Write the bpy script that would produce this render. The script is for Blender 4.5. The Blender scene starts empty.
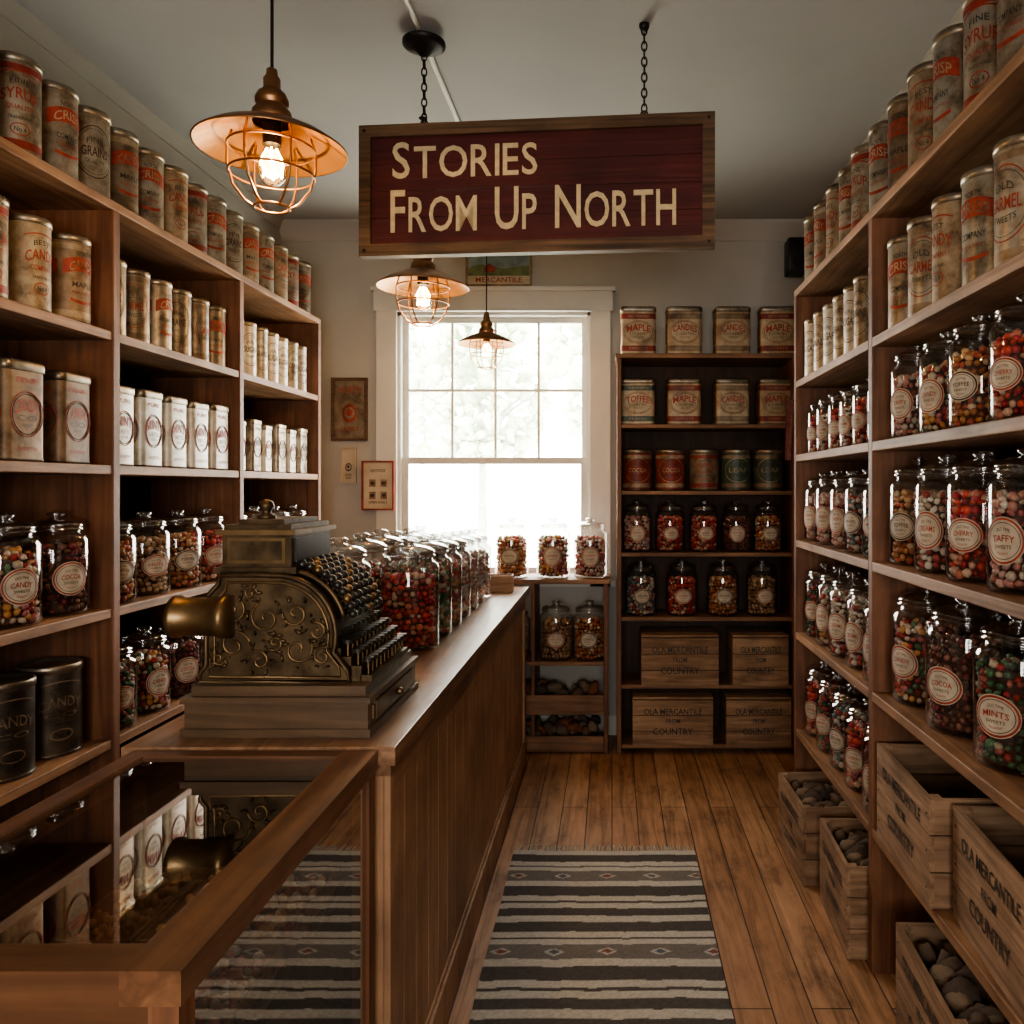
import bpy, bmesh, math, random
from mathutils import Vector, Matrix, noise
random.seed(7)
scene = bpy.context.scene
PI = math.pi
CEIL = 3.1
try:
    scene.view_settings.view_transform = 'AgX'
    scene.view_settings.look = 'AgX - Medium High Contrast'
    scene.view_settings.exposure = -0.08
except Exception: pass
# ------------------------------------------------------------------ materials
def mnew(name):
    m = bpy.data.materials.new(name); m.use_nodes = True
    nt = m.node_tree
    return m, nt, nt.nodes['Principled BSDF']
def ramp(nt, fac, stops):
    r = nt.nodes.new('ShaderNodeValToRGB')
    el = r.color_ramp.elements
    while len(el) < len(stops): el.new(0.5)
    for e, (p, c) in zip(el, stops):
        e.position = p; e.color = (c[0], c[1], c[2], 1)
    nt.links.new(fac, r.inputs[0]); return r
def coords(nt, sc=(1, 1, 1), rnd=True):
    tc = nt.nodes.new('ShaderNodeTexCoord')
    mp = nt.nodes.new('ShaderNodeMapping'); mp.inputs['Scale'].default_value = sc
    nt.links.new(tc.outputs['Object'], mp.inputs['Vector'])
    if rnd:
        oi = nt.nodes.new('ShaderNodeObjectInfo')
        mu = nt.nodes.new('ShaderNodeMath'); mu.operation = 'MULTIPLY'; mu.inputs[1].default_value = 17.0
        nt.links.new(oi.outputs['Random'], mu.inputs[0])
        nt.links.new(mu.outputs[0], mp.inputs['Location'])
    return mp.outputs[0]
def pbr(name, col, rough=0.5, metal=0.0, var=0.25, nscale=9.0, bump=0.0, coat=0.0, rvar=0.0, grime=0.0):
    m, nt, b = mnew(name)
    v = coords(nt)
    n = nt.nodes.new('ShaderNodeTexNoise'); n.inputs['Scale'].default_value = nscale; n.inputs['Detail'].default_value = 5
    nt.links.new(v, n.inputs['Vector'])
    r = ramp(nt, n.outputs['Fac'], [(0.3, [c * (1 - var) for c in col]), (0.7, [min(1, c * (1 + var * .6)) for c in col])])
    last = r.outputs[0]
    if grime:
        n3 = nt.nodes.new('ShaderNodeTexNoise'); n3.inputs['Scale'].default_value = 13; n3.inputs['Detail'].default_value = 9; n3.inputs['Roughness'].default_value = .68
        nt.links.new(v, n3.inputs['Vector'])
        r3 = ramp(nt, n3.outputs['Fac'], [(.37, (.22, .14, .085)), (.48, (.72, .62, .52)), (.59, (1, 1, 1))])
        mx = nt.nodes.new('ShaderNodeMixRGB'); mx.blend_type = 'MULTIPLY'; mx.inputs[0].default_value = grime
        nt.links.new(last, mx.inputs[1]); nt.links.new(r3.outputs[0], mx.inputs[2]); last = mx.outputs[0]
        oi = nt.nodes.new('ShaderNodeObjectInfo')
        r4 = ramp(nt, oi.outputs['Random'], [(0, (.62, .58, .54)), (.5, (1, .97, .92)), (1, (.78, .81, .80))])
        mx2 = nt.nodes.new('ShaderNodeMixRGB'); mx2.blend_type = 'MULTIPLY'; mx2.inputs[0].default_value = 1
        nt.links.new(last, mx2.inputs[1]); nt.links.new(r4.outputs[0], mx2.inputs[2]); last = mx2.outputs[0]
    nt.links.new(last, b.inputs['Base Color'])
    b.inputs['Roughness'].default_value = rough; b.inputs['Metallic'].default_value = metal
    b.inputs['Coat Weight'].default_value = coat
    if rvar:
        mr = nt.nodes.new('ShaderNodeMapRange'); mr.inputs['To Min'].default_value = rough - rvar; mr.inputs['To Max'].default_value = rough + rvar
        nt.links.new(n.outputs['Fac'], mr.inputs['Value']); nt.links.new(mr.outputs[0], b.inputs['Roughness'])
    if bump:
        bp = nt.nodes.new('ShaderNodeBump'); bp.inputs['Strength'].default_value = bump; bp.inputs['Distance'].default_value = 0.01
        nt.links.new(n.outputs['Fac'], bp.inputs['Height']); nt.links.new(bp.outputs[0], b.inputs['Normal'])
    return m
def wood(name, dark, light, axis='Y', rough=0.45, fine=26.0, along=1.6, bump=0.25, coat=0.0):
    m, nt, b = mnew(name)
    sc = [fine] * 3; sc['XYZ'.index(axis)] = along
    v = coords(nt, sc)
    n = nt.nodes.new('ShaderNodeTexNoise'); n.inputs['Scale'].default_value = 1.0; n.inputs['Detail'].default_value = 7; n.inputs['Distortion'].default_value = 1.2
    nt.links.new(v, n.inputs['Vector'])
    mid = [(a + c) / 2 for a, c in zip(dark, light)]
    r = ramp(nt, n.outputs['Fac'], [(0.28, dark), (0.5, mid), (0.72, light)])
    v2 = coords(nt, (2.2, 2.2, 2.2))
    n2 = nt.nodes.new('ShaderNodeTexNoise'); n2.inputs['Scale'].default_value = 1.6; n2.inputs['Detail'].default_value = 7; n2.inputs['Roughness'].default_value = .62
    nt.links.new(v2, n2.inputs['Vector'])
    r2 = ramp(nt, n2.outputs['Fac'], [(0.32, (.50, .47, .45)), (0.62, (1, 1, 1))])
    mx = nt.nodes.new('ShaderNodeMixRGB'); mx.blend_type = 'MULTIPLY'; mx.inputs[0].default_value = 0.85
    nt.links.new(r.outputs[0], mx.inputs[1]); nt.links.new(r2.outputs[0], mx.inputs[2])
    nt.links.new(mx.outputs[0], b.inputs['Base Color'])
    mr = nt.nodes.new('ShaderNodeMapRange'); mr.inputs['To Min'].default_value = rough + .12; mr.inputs['To Max'].default_value = rough - .08
    nt.links.new(n2.outputs['Fac'], mr.inputs['Value']); nt.links.new(mr.outputs[0], b.inputs['Roughness'])
    b.inputs['Coat Weight'].default_value = coat; b.inputs['Coat Roughness'].default_value = .2
    bp = nt.nodes.new('ShaderNodeBump'); bp.inputs['Strength'].default_value = bump; bp.inputs['Distance'].default_value = 0.004
    nt.links.new(n.outputs['Fac'], bp.inputs['Height']); nt.links.new(bp.outputs[0], b.inputs['Normal'])
    return m
def glass(name, tint=(.97, .98, .98), base=0.05, top=0.85, power=3.5, rough=0.02):
    m = bpy.data.materials.new(name); m.use_nodes = True; nt = m.node_tree; nt.nodes.clear()
    out = nt.nodes.new('ShaderNodeOutputMaterial')
    tr = nt.nodes.new('ShaderNodeBsdfTransparent'); tr.inputs[0].default_value = (*tint, 1)
    gl = nt.nodes.new('ShaderNodeBsdfGlossy'); gl.inputs['Roughness'].default_value = rough
    lw = nt.nodes.new('ShaderNodeLayerWeight'); lw.inputs[0].default_value = .5
    pw = nt.nodes.new('ShaderNodeMath'); pw.operation = 'POWER'; pw.inputs[1].default_value = power
    nt.links.new(lw.outputs['Facing'], pw.inputs[0])
    ma = nt.nodes.new('ShaderNodeMath'); ma.operation = 'MULTIPLY_ADD'; ma.inputs[1].default_value = top; ma.inputs[2].default_value = base
    nt.links.new(pw.outputs[0], ma.inputs[0])
    mx = nt.nodes.new('ShaderNodeMixShader')
    nt.links.new(ma.outputs[0], mx.inputs[0]); nt.links.new(tr.outputs[0], mx.inputs[1]); nt.links.new(gl.outputs[0], mx.inputs[2])
    nt.links.new(mx.outputs[0], out.inputs[0])
    return m
def emit(name, col, s):
    m, nt, b = mnew(name)
    b.inputs['Base Color'].default_value = (*col, 1)
    b.inputs['Emission Color'].default_value = (*col, 1); b.inputs['Emission Strength'].default_value = s
    return m
def attr_mat(name, rough=.35, coat=0.0, bump=0.0, bscale=120, spec=.5):
    m, nt, b = mnew(name)
    a = nt.nodes.new('ShaderNodeAttribute'); a.attribute_name = 'Col'
    nt.links.new(a.outputs['Color'], b.inputs['Base Color'])
    b.inputs['Roughness'].default_value = rough; b.inputs['Coat Weight'].default_value = coat
    b.inputs['Specular IOR Level'].default_value = spec
    if bump:
        v = coords(nt); n = nt.nodes.new('ShaderNodeTexNoise'); n.inputs['Scale'].default_value = bscale
        nt.links.new(v, n.inputs['Vector'])
        bp = nt.nodes.new('ShaderNodeBump'); bp.inputs['Strength'].default_value = bump; bp.inputs['Distance'].default_value = .004
        nt.links.new(n.outputs['Fac'], bp.inputs['Height']); nt.links.new(bp.outputs[0], b.inputs['Normal'])
    return m
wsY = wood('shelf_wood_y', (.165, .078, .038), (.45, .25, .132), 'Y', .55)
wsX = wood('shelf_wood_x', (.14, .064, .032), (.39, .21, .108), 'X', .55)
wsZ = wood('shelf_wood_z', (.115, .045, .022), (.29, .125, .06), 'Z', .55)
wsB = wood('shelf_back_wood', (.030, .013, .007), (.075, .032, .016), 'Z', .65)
wcT = wood('counter_top_wood', (.16, .080, .044), (.42, .245, .145), 'Y', .34, fine=22, coat=.15)
wcF = wood('counter_front_wood', (.33, .18, .098), (.56, .34, .20), 'Z', .5)
wcase = wood('case_wood', (.10, .043, .021), (.28, .133, .067), 'Y', .38, coat=.15)
wcaseX = wood('case_wood_x', (.075, .032, .016), (.20, .092, .045), 'X', .38, coat=.15)
wcr = wood('crate_wood', (.19, .105, .058), (.46, .29, .175), 'X', .75, fine=34, along=2.5)
wcrY = wood('crate_wood_y', (.19, .105, .058), (.46, .29, .175), 'Y', .75, fine=34, along=2.5)
wsign = wood('sign_frame_wood', (.045, .023, .011), (.22, .12, .06), 'X', .6, fine=40)
wsignr = wood('sign_red_paint', (.066, .008, .008), (.112, .013, .012), 'X', .65, fine=30, bump=.7)
signcream = pbr('sign_lettering', (.70, .55, .33), .65, var=.18, nscale=40)
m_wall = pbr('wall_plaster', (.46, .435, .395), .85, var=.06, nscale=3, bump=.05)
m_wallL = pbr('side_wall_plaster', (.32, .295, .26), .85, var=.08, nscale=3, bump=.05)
m_ceil = pbr('ceiling_plaster', (.385, .375, .36), .9, var=.07, nscale=1.5)
m_trim = pbr('white_trim_paint', (.64, .62, .57), .5, var=.05, nscale=6)
m_glass = glass('jar_glass', base=.09, top=.8, power=2.2)
m_lid = glass('jar_lid_glass', tint=(.9, .91, .9), base=.26, top=.7, power=1.5, rough=.08)
m_pane = glass('window_glass', base=.03, top=.8, power=4)
m_caseglass = glass('case_glass', tint=(.82, .84, .82), base=.10, top=.9, power=1.6)
m_candy = attr_mat('candy_pieces', .5, .03)
m_lump = attr_mat('root_lumps', .9, 0, .6, 60, .2)
m_rug = attr_mat('woven_rug', .95, 0, .8, 300, .15)
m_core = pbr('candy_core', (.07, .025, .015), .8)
m_tin = pbr('tin_metal', (.42, .38, .32), .38, .85, var=.35, nscale=16, rvar=.12, grime=.6)
m_tinD = pbr('tin_dark_metal', (.17, .14, .11), .4, .7, var=.4, nscale=16, grime=.5)
m_cream = pbr('aged_cream_label', (.46, .38, .28), .5, .12, var=.3, nscale=14, grime=.85)
m_silverl = pbr('aged_silver_label', (.40, .37, .32), .38, .45, var=.3, nscale=18, grime=.85)
m_white = pbr('white_label', (.76, .74, .69), .36, .15, var=.15, nscale=14, grime=.4)
m_tan = pbr('tan_label', (.32, .24, .17), .5, .22, var=.3, nscale=14, grime=.75)
m_redink = pbr('red_ink', (.33, .045, .022), .55, var=.4, nscale=45)
m_redtin = pbr('red_tin_paint', (.30, .04, .024), .5, var=.3, nscale=14, grime=.6)
m_dkink = pbr('dark_ink', (.03, .025, .02), .5)
m_greenink = pbr('green_ink', (.06, .10, .065), .45, var=.3, nscale=20, grime=.6)
m_brownink = pbr('brown_ink', (.055, .024, .012), .6)
m_paper = pbr('jar_paper_label', (.50, .425, .33), .7, var=.28, nscale=24)
m_brass = pbr('aged_bronze', (.118, .078, .043), .45, .8, var=.5, nscale=22, bump=.2, rvar=.1)
m_brass2 = pbr('polished_brass', (.24, .155, .078), .40, .9, var=.4, nscale=14)
m_copper = pbr('copper_shade', (.36, .19, .095), .40, 1, var=.35, nscale=10)
m_shadein = pbr('shade_lining', (.42, .215, .075), .42, .75, var=.2, nscale=10)
m_iron = pbr('dark_iron', (.035, .03, .028), .45, .8)
m_key = pbr('black_keys', (.022, .019, .017), .3, 0, coat=.3)
m_regw = wood('register_base_wood', (.065, .037, .019), (.175, .105, .058), 'X', .38, coat=.2)
m_blk = pbr('black_plastic', (.012, .012, .012), .5)
m_bulb = emit('glowing_bulb', (1.0, .50, .13), 15)
m_filament = emit('filament', (1.0, .66, .26), 70)
m_greyfab = pbr('red_cloth', (.16, .05, .04), .9, var=.4, nscale=40)
m_grass = pbr('grass_ground', (.76, .79, .70), .95, var=.08, nscale=1)
m_leaf = pbr('tree_leaves', (.60, .68, .53), .95, var=.12, nscale=2)
m_bark = pbr('tree_bark', (.50, .46, .42), .9)
def floor_mat():
    m, nt, b = mnew('wood_floor_planks')
    tc = nt.nodes.new('ShaderNodeTexCoord'); sp = nt.nodes.new('ShaderNodeSeparateXYZ'); cb = nt.nodes.new('ShaderNodeCombineXYZ')
    nt.links.new(tc.outputs['Object'], sp.inputs[0]); nt.links.new(sp.outputs['Y'], cb.inputs['X']); nt.links.new(sp.outputs['X'], cb.inputs['Y'])
    br = nt.nodes.new('ShaderNodeTexBrick'); br.offset = .37
    br.inputs['Color1'].default_value = (.43, .235, .125, 1); br.inputs['Color2'].default_value = (.58, .35, .205, 1); br.inputs['Mortar'].default_value = (.07, .034, .018, 1)
    br.inputs['Scale'].default_value = 1; br.inputs['Mortar Size'].default_value = .0024; br.inputs['Mortar Smooth'].default_value = .2
    br.inputs['Brick Width'].default_value = 2.3; br.inputs['Row Height'].default_value = .115; br.inputs['Bias'].default_value = -.1
    nt.links.new(cb.outputs[0], br.inputs['Vector'])
    v = coords(nt, (34, 1.9, 34), False)
    n = nt.nodes.new('ShaderNodeTexNoise'); n.inputs['Scale'].default_value = 1; n.inputs['Detail'].default_value = 9; n.inputs['Distortion'].default_value = 1.2
    nt.links.new(v, n.inputs['Vector'])
    r = ramp(nt, n.outputs['Fac'], [(.28, (.50, .45, .41)), (.5, (.92, .9, .88)), (.72, (1.15, 1.14, 1.13))])
    v2 = coords(nt, (2.2, .9, 1.5), False); n2 = nt.nodes.new('ShaderNodeTexNoise'); n2.inputs['Scale'].default_value = 3.0; n2.inputs['Detail'].default_value = 11; n2.inputs['Roughness'].default_value = .7
    nt.links.new(v2, n2.inputs['Vector'])
    r2 = ramp(nt, n2.outputs['Fac'], [(.36, (.42, .37, .33)), (.47, (.82, .80, .78)), (.62, (1, 1, 1))])
    mx = nt.nodes.new('ShaderNodeMixRGB'); mx.blend_type = 'MULTIPLY'; mx.inputs[0].default_value = 1
    nt.links.new(br.outputs['Color'], mx.inputs[1]); nt.links.new(r.outputs[0], mx.inputs[2])
    mx2 = nt.nodes.new('ShaderNodeMixRGB'); mx2.blend_type = 'MULTIPLY'; mx2.inputs[0].default_value = .95
    nt.links.new(mx.outputs[0], mx2.inputs[1]); nt.links.new(r2.outputs[0], mx2.inputs[2])
    nt.links.new(mx2.outputs[0], b.inputs['Base Color'])
    mr = nt.nodes.new('ShaderNodeMapRange'); mr.inputs['To Min'].default_value = .62; mr.inputs['To Max'].default_value = .38
    nt.links.new(n2.outputs['Fac'], mr.inputs['Value']); nt.links.new(mr.outputs[0], b.inputs['Roughness'])
    bp = nt.nodes.new('ShaderNodeBump'); bp.inputs['Strength'].default_value = .5; bp.inputs['Distance'].default_value = .003; bp.invert = True
    nt.links.new(br.outputs['Fac'], bp.inputs['Height'])
    bp2 = nt.nodes.new('ShaderNodeBump'); bp2.inputs['Strength'].default_value = .25; bp2.inputs['Distance'].default_value = .003
    nt.links.new(n.outputs['Fac'], bp2.inputs['Height']); nt.links.new(bp.outputs[0], bp2.inputs['Normal'])
    nt.links.new(bp2.outputs[0], b.inputs['Normal'])
    return m
m_floor = floor_mat()
# ------------------------------------------------------------------ mesh builder
_ico = {}
def ico(sub):
    if sub not in _ico:
        bm = bmesh.new(); bmesh.ops.create_icosphere(bm, subdivisions=sub, radius=1)
        _ico[sub] = ([v.co.copy() for v in bm.verts], [[v.index for v in f.verts] for f in bm.faces]); bm.free()
    return _ico[sub]
_txt = {}
def text_geo(s, off=0.0, res=2, extr=0.0):
    k = (s, off, res, extr)
    if k not in _txt:
        cu = bpy.data.curves.new('t', 'FONT'); cu.body = s; cu.size = 1; cu.resolution_u = res; cu.offset = off; cu.extrude = extr
        ob = bpy.data.objects.new('t', cu); scene.collection.objects.link(ob)
        bpy.context.view_layer.update()
        dg = bpy.context.evaluated_depsgraph_get(); oe = ob.evaluated_get(dg); me = oe.to_mesh()
        vs = [v.co.copy() for v in me.vertices]; fs = [list(p.vertices) for p in me.polygons]
        oe.to_mesh_clear(); bpy.data.objects.remove(ob); bpy.data.curves.remove(cu)
        x0 = min(v.x for v in vs); x1 = max(v.x for v in vs); y0 = min(v.y for v in vs); y1 = max(v.y for v in vs)
        vs = [Vector(((v.x - x0) / (x1 - x0) - .5, (v.y - y0) / (y1 - y0) - .5, v.z)) for v in vs]
        _txt[k] = (vs, fs, (x1 - x0), (y1 - y0))
    return _txt[k]
class MB:
    def __init__(s):
        s.v = []; s.f = []; s.m = []; s.c = []; s.sm = []; s.mats = []
    def mi(s, mat):
        if mat not in s.mats: s.mats.append(mat)
        return s.mats.index(mat)
    def add(s, vs, fs, mat, M=None, col=(1, 1, 1), smooth=False):
        o = len(s.v); i = s.mi(mat)
        for v in vs:
            v = Vector(v)
            s.v.append(tuple(M @ v) if M else tuple(v)); s.c.append(col)
        for f in fs:
            s.f.append([a + o for a in f]); s.m.append(i); s.sm.append(smooth)
    def box(s, x0, x1, y0, y1, z0, z1, mat, M=None):
        vs = [(x0, y0, z0), (x1, y0, z0), (x1, y1, z0), (x0, y1, z0), (x0, y0, z1), (x1, y0, z1), (x1, y1, z1), (x0, y1, z1)]
        s.add(vs, [(0, 3, 2, 1), (4, 5, 6, 7), (0, 1, 5, 4), (1, 2, 6, 5), (2, 3, 7, 6), (3, 0, 4, 7)], mat, M)
    def lathe(s, prof, mat, seg=28, M=None, smooth=True, col=(1, 1, 1)):
        vs = []; fs = []
        for r, z in prof:
            for k in range(seg):
                a = 2 * PI * k / seg; vs.append((r * math.cos(a), r * math.sin(a), z))
        for i in range(len(prof) - 1):
            for k in range(seg):
                a = i * seg + k; b = i * seg + (k + 1) % seg
                fs.append((a, b, b + seg, a + seg))
        s.add(vs, fs, mat, M, col, smooth)
    def cyl(s, r, z0, z1, mat, seg=24, M=None, r2=None, smooth=False):
        r2 = r if r2 is None else r2
        s.lathe([(0.0001, z0), (r, z0)], mat, seg, M, False)
        s.lathe([(r, z0), (r2, z1)], mat, seg, M, True)
        s.lathe([(r2, z1), (0.0001, z1)], mat, seg, M, False)
    def tube(s, pts, r, mat, seg=6, closed=False, M=None):
        pts = [Vector(p) for p in pts]; n = len(pts); vs = []; fs = []; N = None
        for i in range(n):
            if closed: t = pts[(i + 1) % n] - pts[i - 1]
            else: t = pts[min(i + 1, n - 1)] - pts[max(i - 1, 0)]
            t.normalize()
            if N is None:
                N = t.orthogonal().normalized()
            else:
                N = (N - t * N.dot(t)); N = N.normalized() if N.length > 1e-6 else t.orthogonal().normalized()
            B = t.cross(N)
            for k in range(seg):
                a = 2 * PI * k / seg; vs.append(pts[i] + (N * math.cos(a) + B * math.sin(a)) * r)
        for i in range(n if closed else n - 1):
            j = (i + 1) % n
            for k in range(seg):
                k2 = (k + 1) % seg; fs.append((i * seg + k, i * seg + k2, j * seg + k2, j * seg + k))
        if not closed:
            fs.append(list(range(seg))[::-1]); fs.append([(n - 1) * seg + k for k in range(seg)])
        s.add(vs, fs, mat, M, smooth=True)
    def blob(s, c, r, mat, col=(1, 1, 1), sub=1, sc=(1, 1, 1), lump=0.0, rot=True):
        iv, fs = ico(sub)
        R = Matrix.Rotation(random.uniform(0, 6), 3, Vector((random.random() + .01, random.random(), random.random()))) if rot else Matrix.Identity(3)
        sd = random.uniform(0, 50)
        vs = []
        for v in iv:
            q = Vector((v.x * sc[0], v.y * sc[1], v.z * sc[2])) * r
            if lump: q *= 1 + lump * noise.noise(v * 1.6 + Vector((sd, sd, sd)))
            vs.append(R @ q + Vector(c))
        s.add(vs, fs, mat, None, col, True)
    def text(s, t, w, h, mat, M=None, z=0, x=0, wrap=None, y=0.0, off=0.0, extr=0.0, res=2, arch=0.0):
        vs, fs, _, _ = text_geo(t, off, res, extr); o = []
        for v in vs:
            px = v.x * w + x; pz = v.y * h + z + arch * (1 - 4 * v.x * v.x); d = v.z
            if wrap:
                a = px / wrap; o.append((wrap * math.sin(a), -wrap * math.cos(a), pz))
            else: o.append((px, y - d, pz))
        s.add(o, fs, mat, M)
    def outline(s, pts, levels, mat, M=None, cap=(True, True), smooth=True):
        vs = []; fs = []
        n = None
        for off, z in levels:
            P = pts(off); n = len(P); vs += [(p[0], p[1], z) for p in P]
        for i in range(len(levels) - 1):
            for k in range(n):
                a = i * n + k; b = i * n + (k + 1) % n; fs.append((a, b, b + n, a + n))
        s.add(vs, fs, mat, M, smooth=smooth)
        if cap[0]: s.add([vs[k] for k in range(n)], [list(range(n))[::-1]], mat, M)
        if cap[1]: s.add(vs[-n:], [list(range(n))], mat, M)
    def prism(s, prof, y0, y1, mat, smooth=False):
        n = len(prof); vs = [(p[0], y0, p[1]) for p in prof] + [(p[0], y1, p[1]) for p in prof]
        s.add(vs, [(k, k + n, (k + 1) % n + n, (k + 1) % n) for k in range(n)], mat, smooth=smooth)
        s.add(vs[:n], [list(range(n))], mat); s.add(vs[n:], [list(range(n))[::-1]], mat)
    def mesh(s, name, fixn=False):
        me = bpy.data.meshes.new(name); me.from_pydata(s.v, [], s.f)
        for m in s.mats: me.materials.append(m)
        me.polygons.foreach_set('material_index', s.m); me.polygons.foreach_set('use_smooth', s.sm)
        ca = me.color_attributes.new('Col', 'FLOAT_COLOR', 'POINT')
        flat = []
        for c in s.c: flat += [c[0], c[1], c[2], 1]
        ca.data.foreach_set('color', flat)
        if fixn:
            bm = bmesh.new(); bm.from_mesh(me); bmesh.ops.recalc_face_normals(bm, faces=bm.faces); bm.to_mesh(me); bm.free()
        me.update(); return me
    def obj(s, name, loc=(0, 0, 0), rz=0, bevel=0, fixn=False):
        ob = bpy.data.objects.new(name, s.mesh(name, fixn)); scene.collection.objects.link(ob)
        ob.location = loc; ob.rotation_euler = (0, 0, rz)
        if bevel:
            b = ob.modifiers.new('bev', 'BEVEL'); b.width = bevel; b.segments = 2; b.limit_method = 'ANGLE'; b.angle_limit = 1.0
        return ob
def inst(me, name, loc, rz=0, sc=1.0):
    ob = bpy.data.objects.new(name, me); scene.collection.objects.link(ob)
    ob.location = loc; ob.rotation_euler = (0, 0, rz)
    ob.scale = (sc, sc, sc) if not isinstance(sc, tuple) else sc
    return ob
def T(x, y, z): return Matrix.Translation((x, y, z))
def R(a, ax): return Matrix.Rotation(a, 4, ax)
# ------------------------------------------------------------------ room shell
XL, XR, YB, YF = -2.0, 1.2, 4.85, -1.6
def simple(name, boxes, bevel=0):
    b = MB()
    for bx in boxes: b.box(*bx)
    return b.obj(name, bevel=bevel)
simple('floor', [(XL - .1, XR + .1, YF - .1, YB + .1, -.1, 0, m_floor)])
simple('ceiling', [(XL - .1, XR + .1, YF - .1, YB + .1, CEIL, CEIL + .1, m_ceil)])
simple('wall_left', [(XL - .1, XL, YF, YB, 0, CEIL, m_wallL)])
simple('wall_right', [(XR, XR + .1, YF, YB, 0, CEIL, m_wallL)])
WX0, WX1, WZ0, WZ1 = -1.30, -.13, .95, 2.56
simple('wall_back', [(XL - .1, WX0, YB, YB + .1, 0, CEIL, m_wall), (WX1, XR + .1, YB, YB + .1, 0, CEIL, m_wall),
                     (WX0, WX1, YB, YB + .1, 0, WZ0, m_wall), (WX0, WX1, YB, YB + .1, WZ1, CEIL, m_wall)])
FX0, FX1, FZ0, FZ1 = -.9, .6, 1.0, 2.0  # opening added in the unseen front wall to let in fill light
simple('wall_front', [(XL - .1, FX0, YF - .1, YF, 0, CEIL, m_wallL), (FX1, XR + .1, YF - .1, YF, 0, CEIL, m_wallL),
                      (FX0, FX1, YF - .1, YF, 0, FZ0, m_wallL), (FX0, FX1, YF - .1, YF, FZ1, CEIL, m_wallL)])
def crown(name, pts, mat, k=1.0):
    b = MB()
    (a, c, axis, sgn) = pts
    prof = [(0, 0), (0, -.11), (.012, -.11), (.02, -.09), (.05, -.045), (.07, -.02), (.075, 0)]
    vs = []
    for e in (a, c):
        for d, z in prof:
            d *= k; z *= k
            if axis == 'x': vs.append((e, YB - d, CEIL + z))
            else: vs.append((sgn[0] + sgn[1] * d, e, CEIL + z))
    n = len(prof)
    b.add(vs, [(q, (q + 1) % n, (q + 1) % n + n, q + n) for q in range(n)], mat)
    return b.obj(name, fixn=True)
crown('trim_1', (XL, XR, 'x', None), m_wall)
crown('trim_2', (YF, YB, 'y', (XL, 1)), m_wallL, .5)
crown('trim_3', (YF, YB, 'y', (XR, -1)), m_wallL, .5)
simple('baseboard_back', [(XL, XR, YB - .02, YB, 0, .12, m_trim)], .004)
simple('baseboard_left', [(XL, XL + .018, YF, 1.6, 0, .12, m_trim)], .004)
simple('baseboard_right', [(XR - .018, XR, YF, 1.4, 0, .12, m_trim)], .004)
# window
b = MB()
cw = .12
b.box(WX0 - cw, WX0, YB - .03, YB, WZ0 - .05, WZ1 + cw, m_trim); b.box(WX1, WX1 + cw, YB - .03, YB, WZ0 - .05, WZ1 + cw, m_trim)
b.box(WX0 - cw - .015, WX1 + cw + .015, YB - .04, YB, WZ1, WZ1 + cw, m_trim); b.box(WX0 - cw - .03, WX1 + cw + .03, YB - .05, YB, WZ1 + cw, WZ1 + cw + .025, m_trim)
b.box(WX0 - cw - .03, WX1 + cw + .03, YB - .03, YB + .04, WZ0 - .05, WZ0 - .01, m_trim)
b.box(WX0, WX0 + .02, YB, YB + .1, WZ0, WZ1, m_trim); b.box(WX1 - .02, WX1, YB, YB + .1, WZ0, WZ1, m_trim)
b.box(WX0, WX1, YB, YB + .1, WZ1 - .02, WZ1, m_trim); b.box(WX0, WX1, YB, YB + .1, WZ0 - .01, WZ0 + .02, m_trim)
zm = 1.66
def sash(x0, x1, y, z0, z1, w, cols, rows):
    b.box(x0, x0 + w, y, y + .03, z0, z1, m_trim); b.box(x1 - w, x1, y, y + .03, z0, z1, m_trim)
    b.box(x0 + w, x1 - w, y, y + .03, z0, z0 + w, m_trim); b.box(x0 + w, x1 - w, y, y + .03, z1 - w, z1, m_trim)
    for i in range(1, cols):
        x = x0 + w + (x1 - x0 - 2 * w) * i / cols; b.box(x - .008, x + .008, y + .005, y + .025, z0 + w, z1 - w, m_trim)
    for i in range(1, rows):
        z = z0 + w + (z1 - z0 - 2 * w) * i / rows; b.box(x0 + w, x1 - w, y + .006, y + .024, z - .008, z + .008, m_trim)
    b.add([(x0 + w, y + .015, z0 + w), (x1 - w, y + .015, z0 + w), (x1 - w, y + .015, z1 - w), (x0 + w, y + .015, z1 - w)], [(0, 1, 2, 3)], m_pane)
sash(WX0 + .02, WX1 - .02, YB + .055, zm - .015, WZ1 - .02, .035, 4, 2)
sash(WX0 + .02, WX1 - .02, YB + .02, WZ0 + .02, zm + .02, .04, 1, 1)
b.obj('window_1')
b = MB()
for x in (FX0, (FX0 + FX1) / 2 - .03, FX1 - .06): b.box(x, x + .06, YF - .08, YF, FZ0, FZ1, m_trim)
b.box(FX0, FX1, YF - .08, YF, FZ0, FZ0 + .06, m_trim); b.box(FX0, FX1, YF - .08, YF, FZ1 - .06, FZ1, m_trim)
b.obj('added_fill_window')  # frame of the added opening behind the camera, there for soft fill
simple('grass_ground', [(-40, 40, YB + .5, 60, -.3, -.15, m_grass)])
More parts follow.
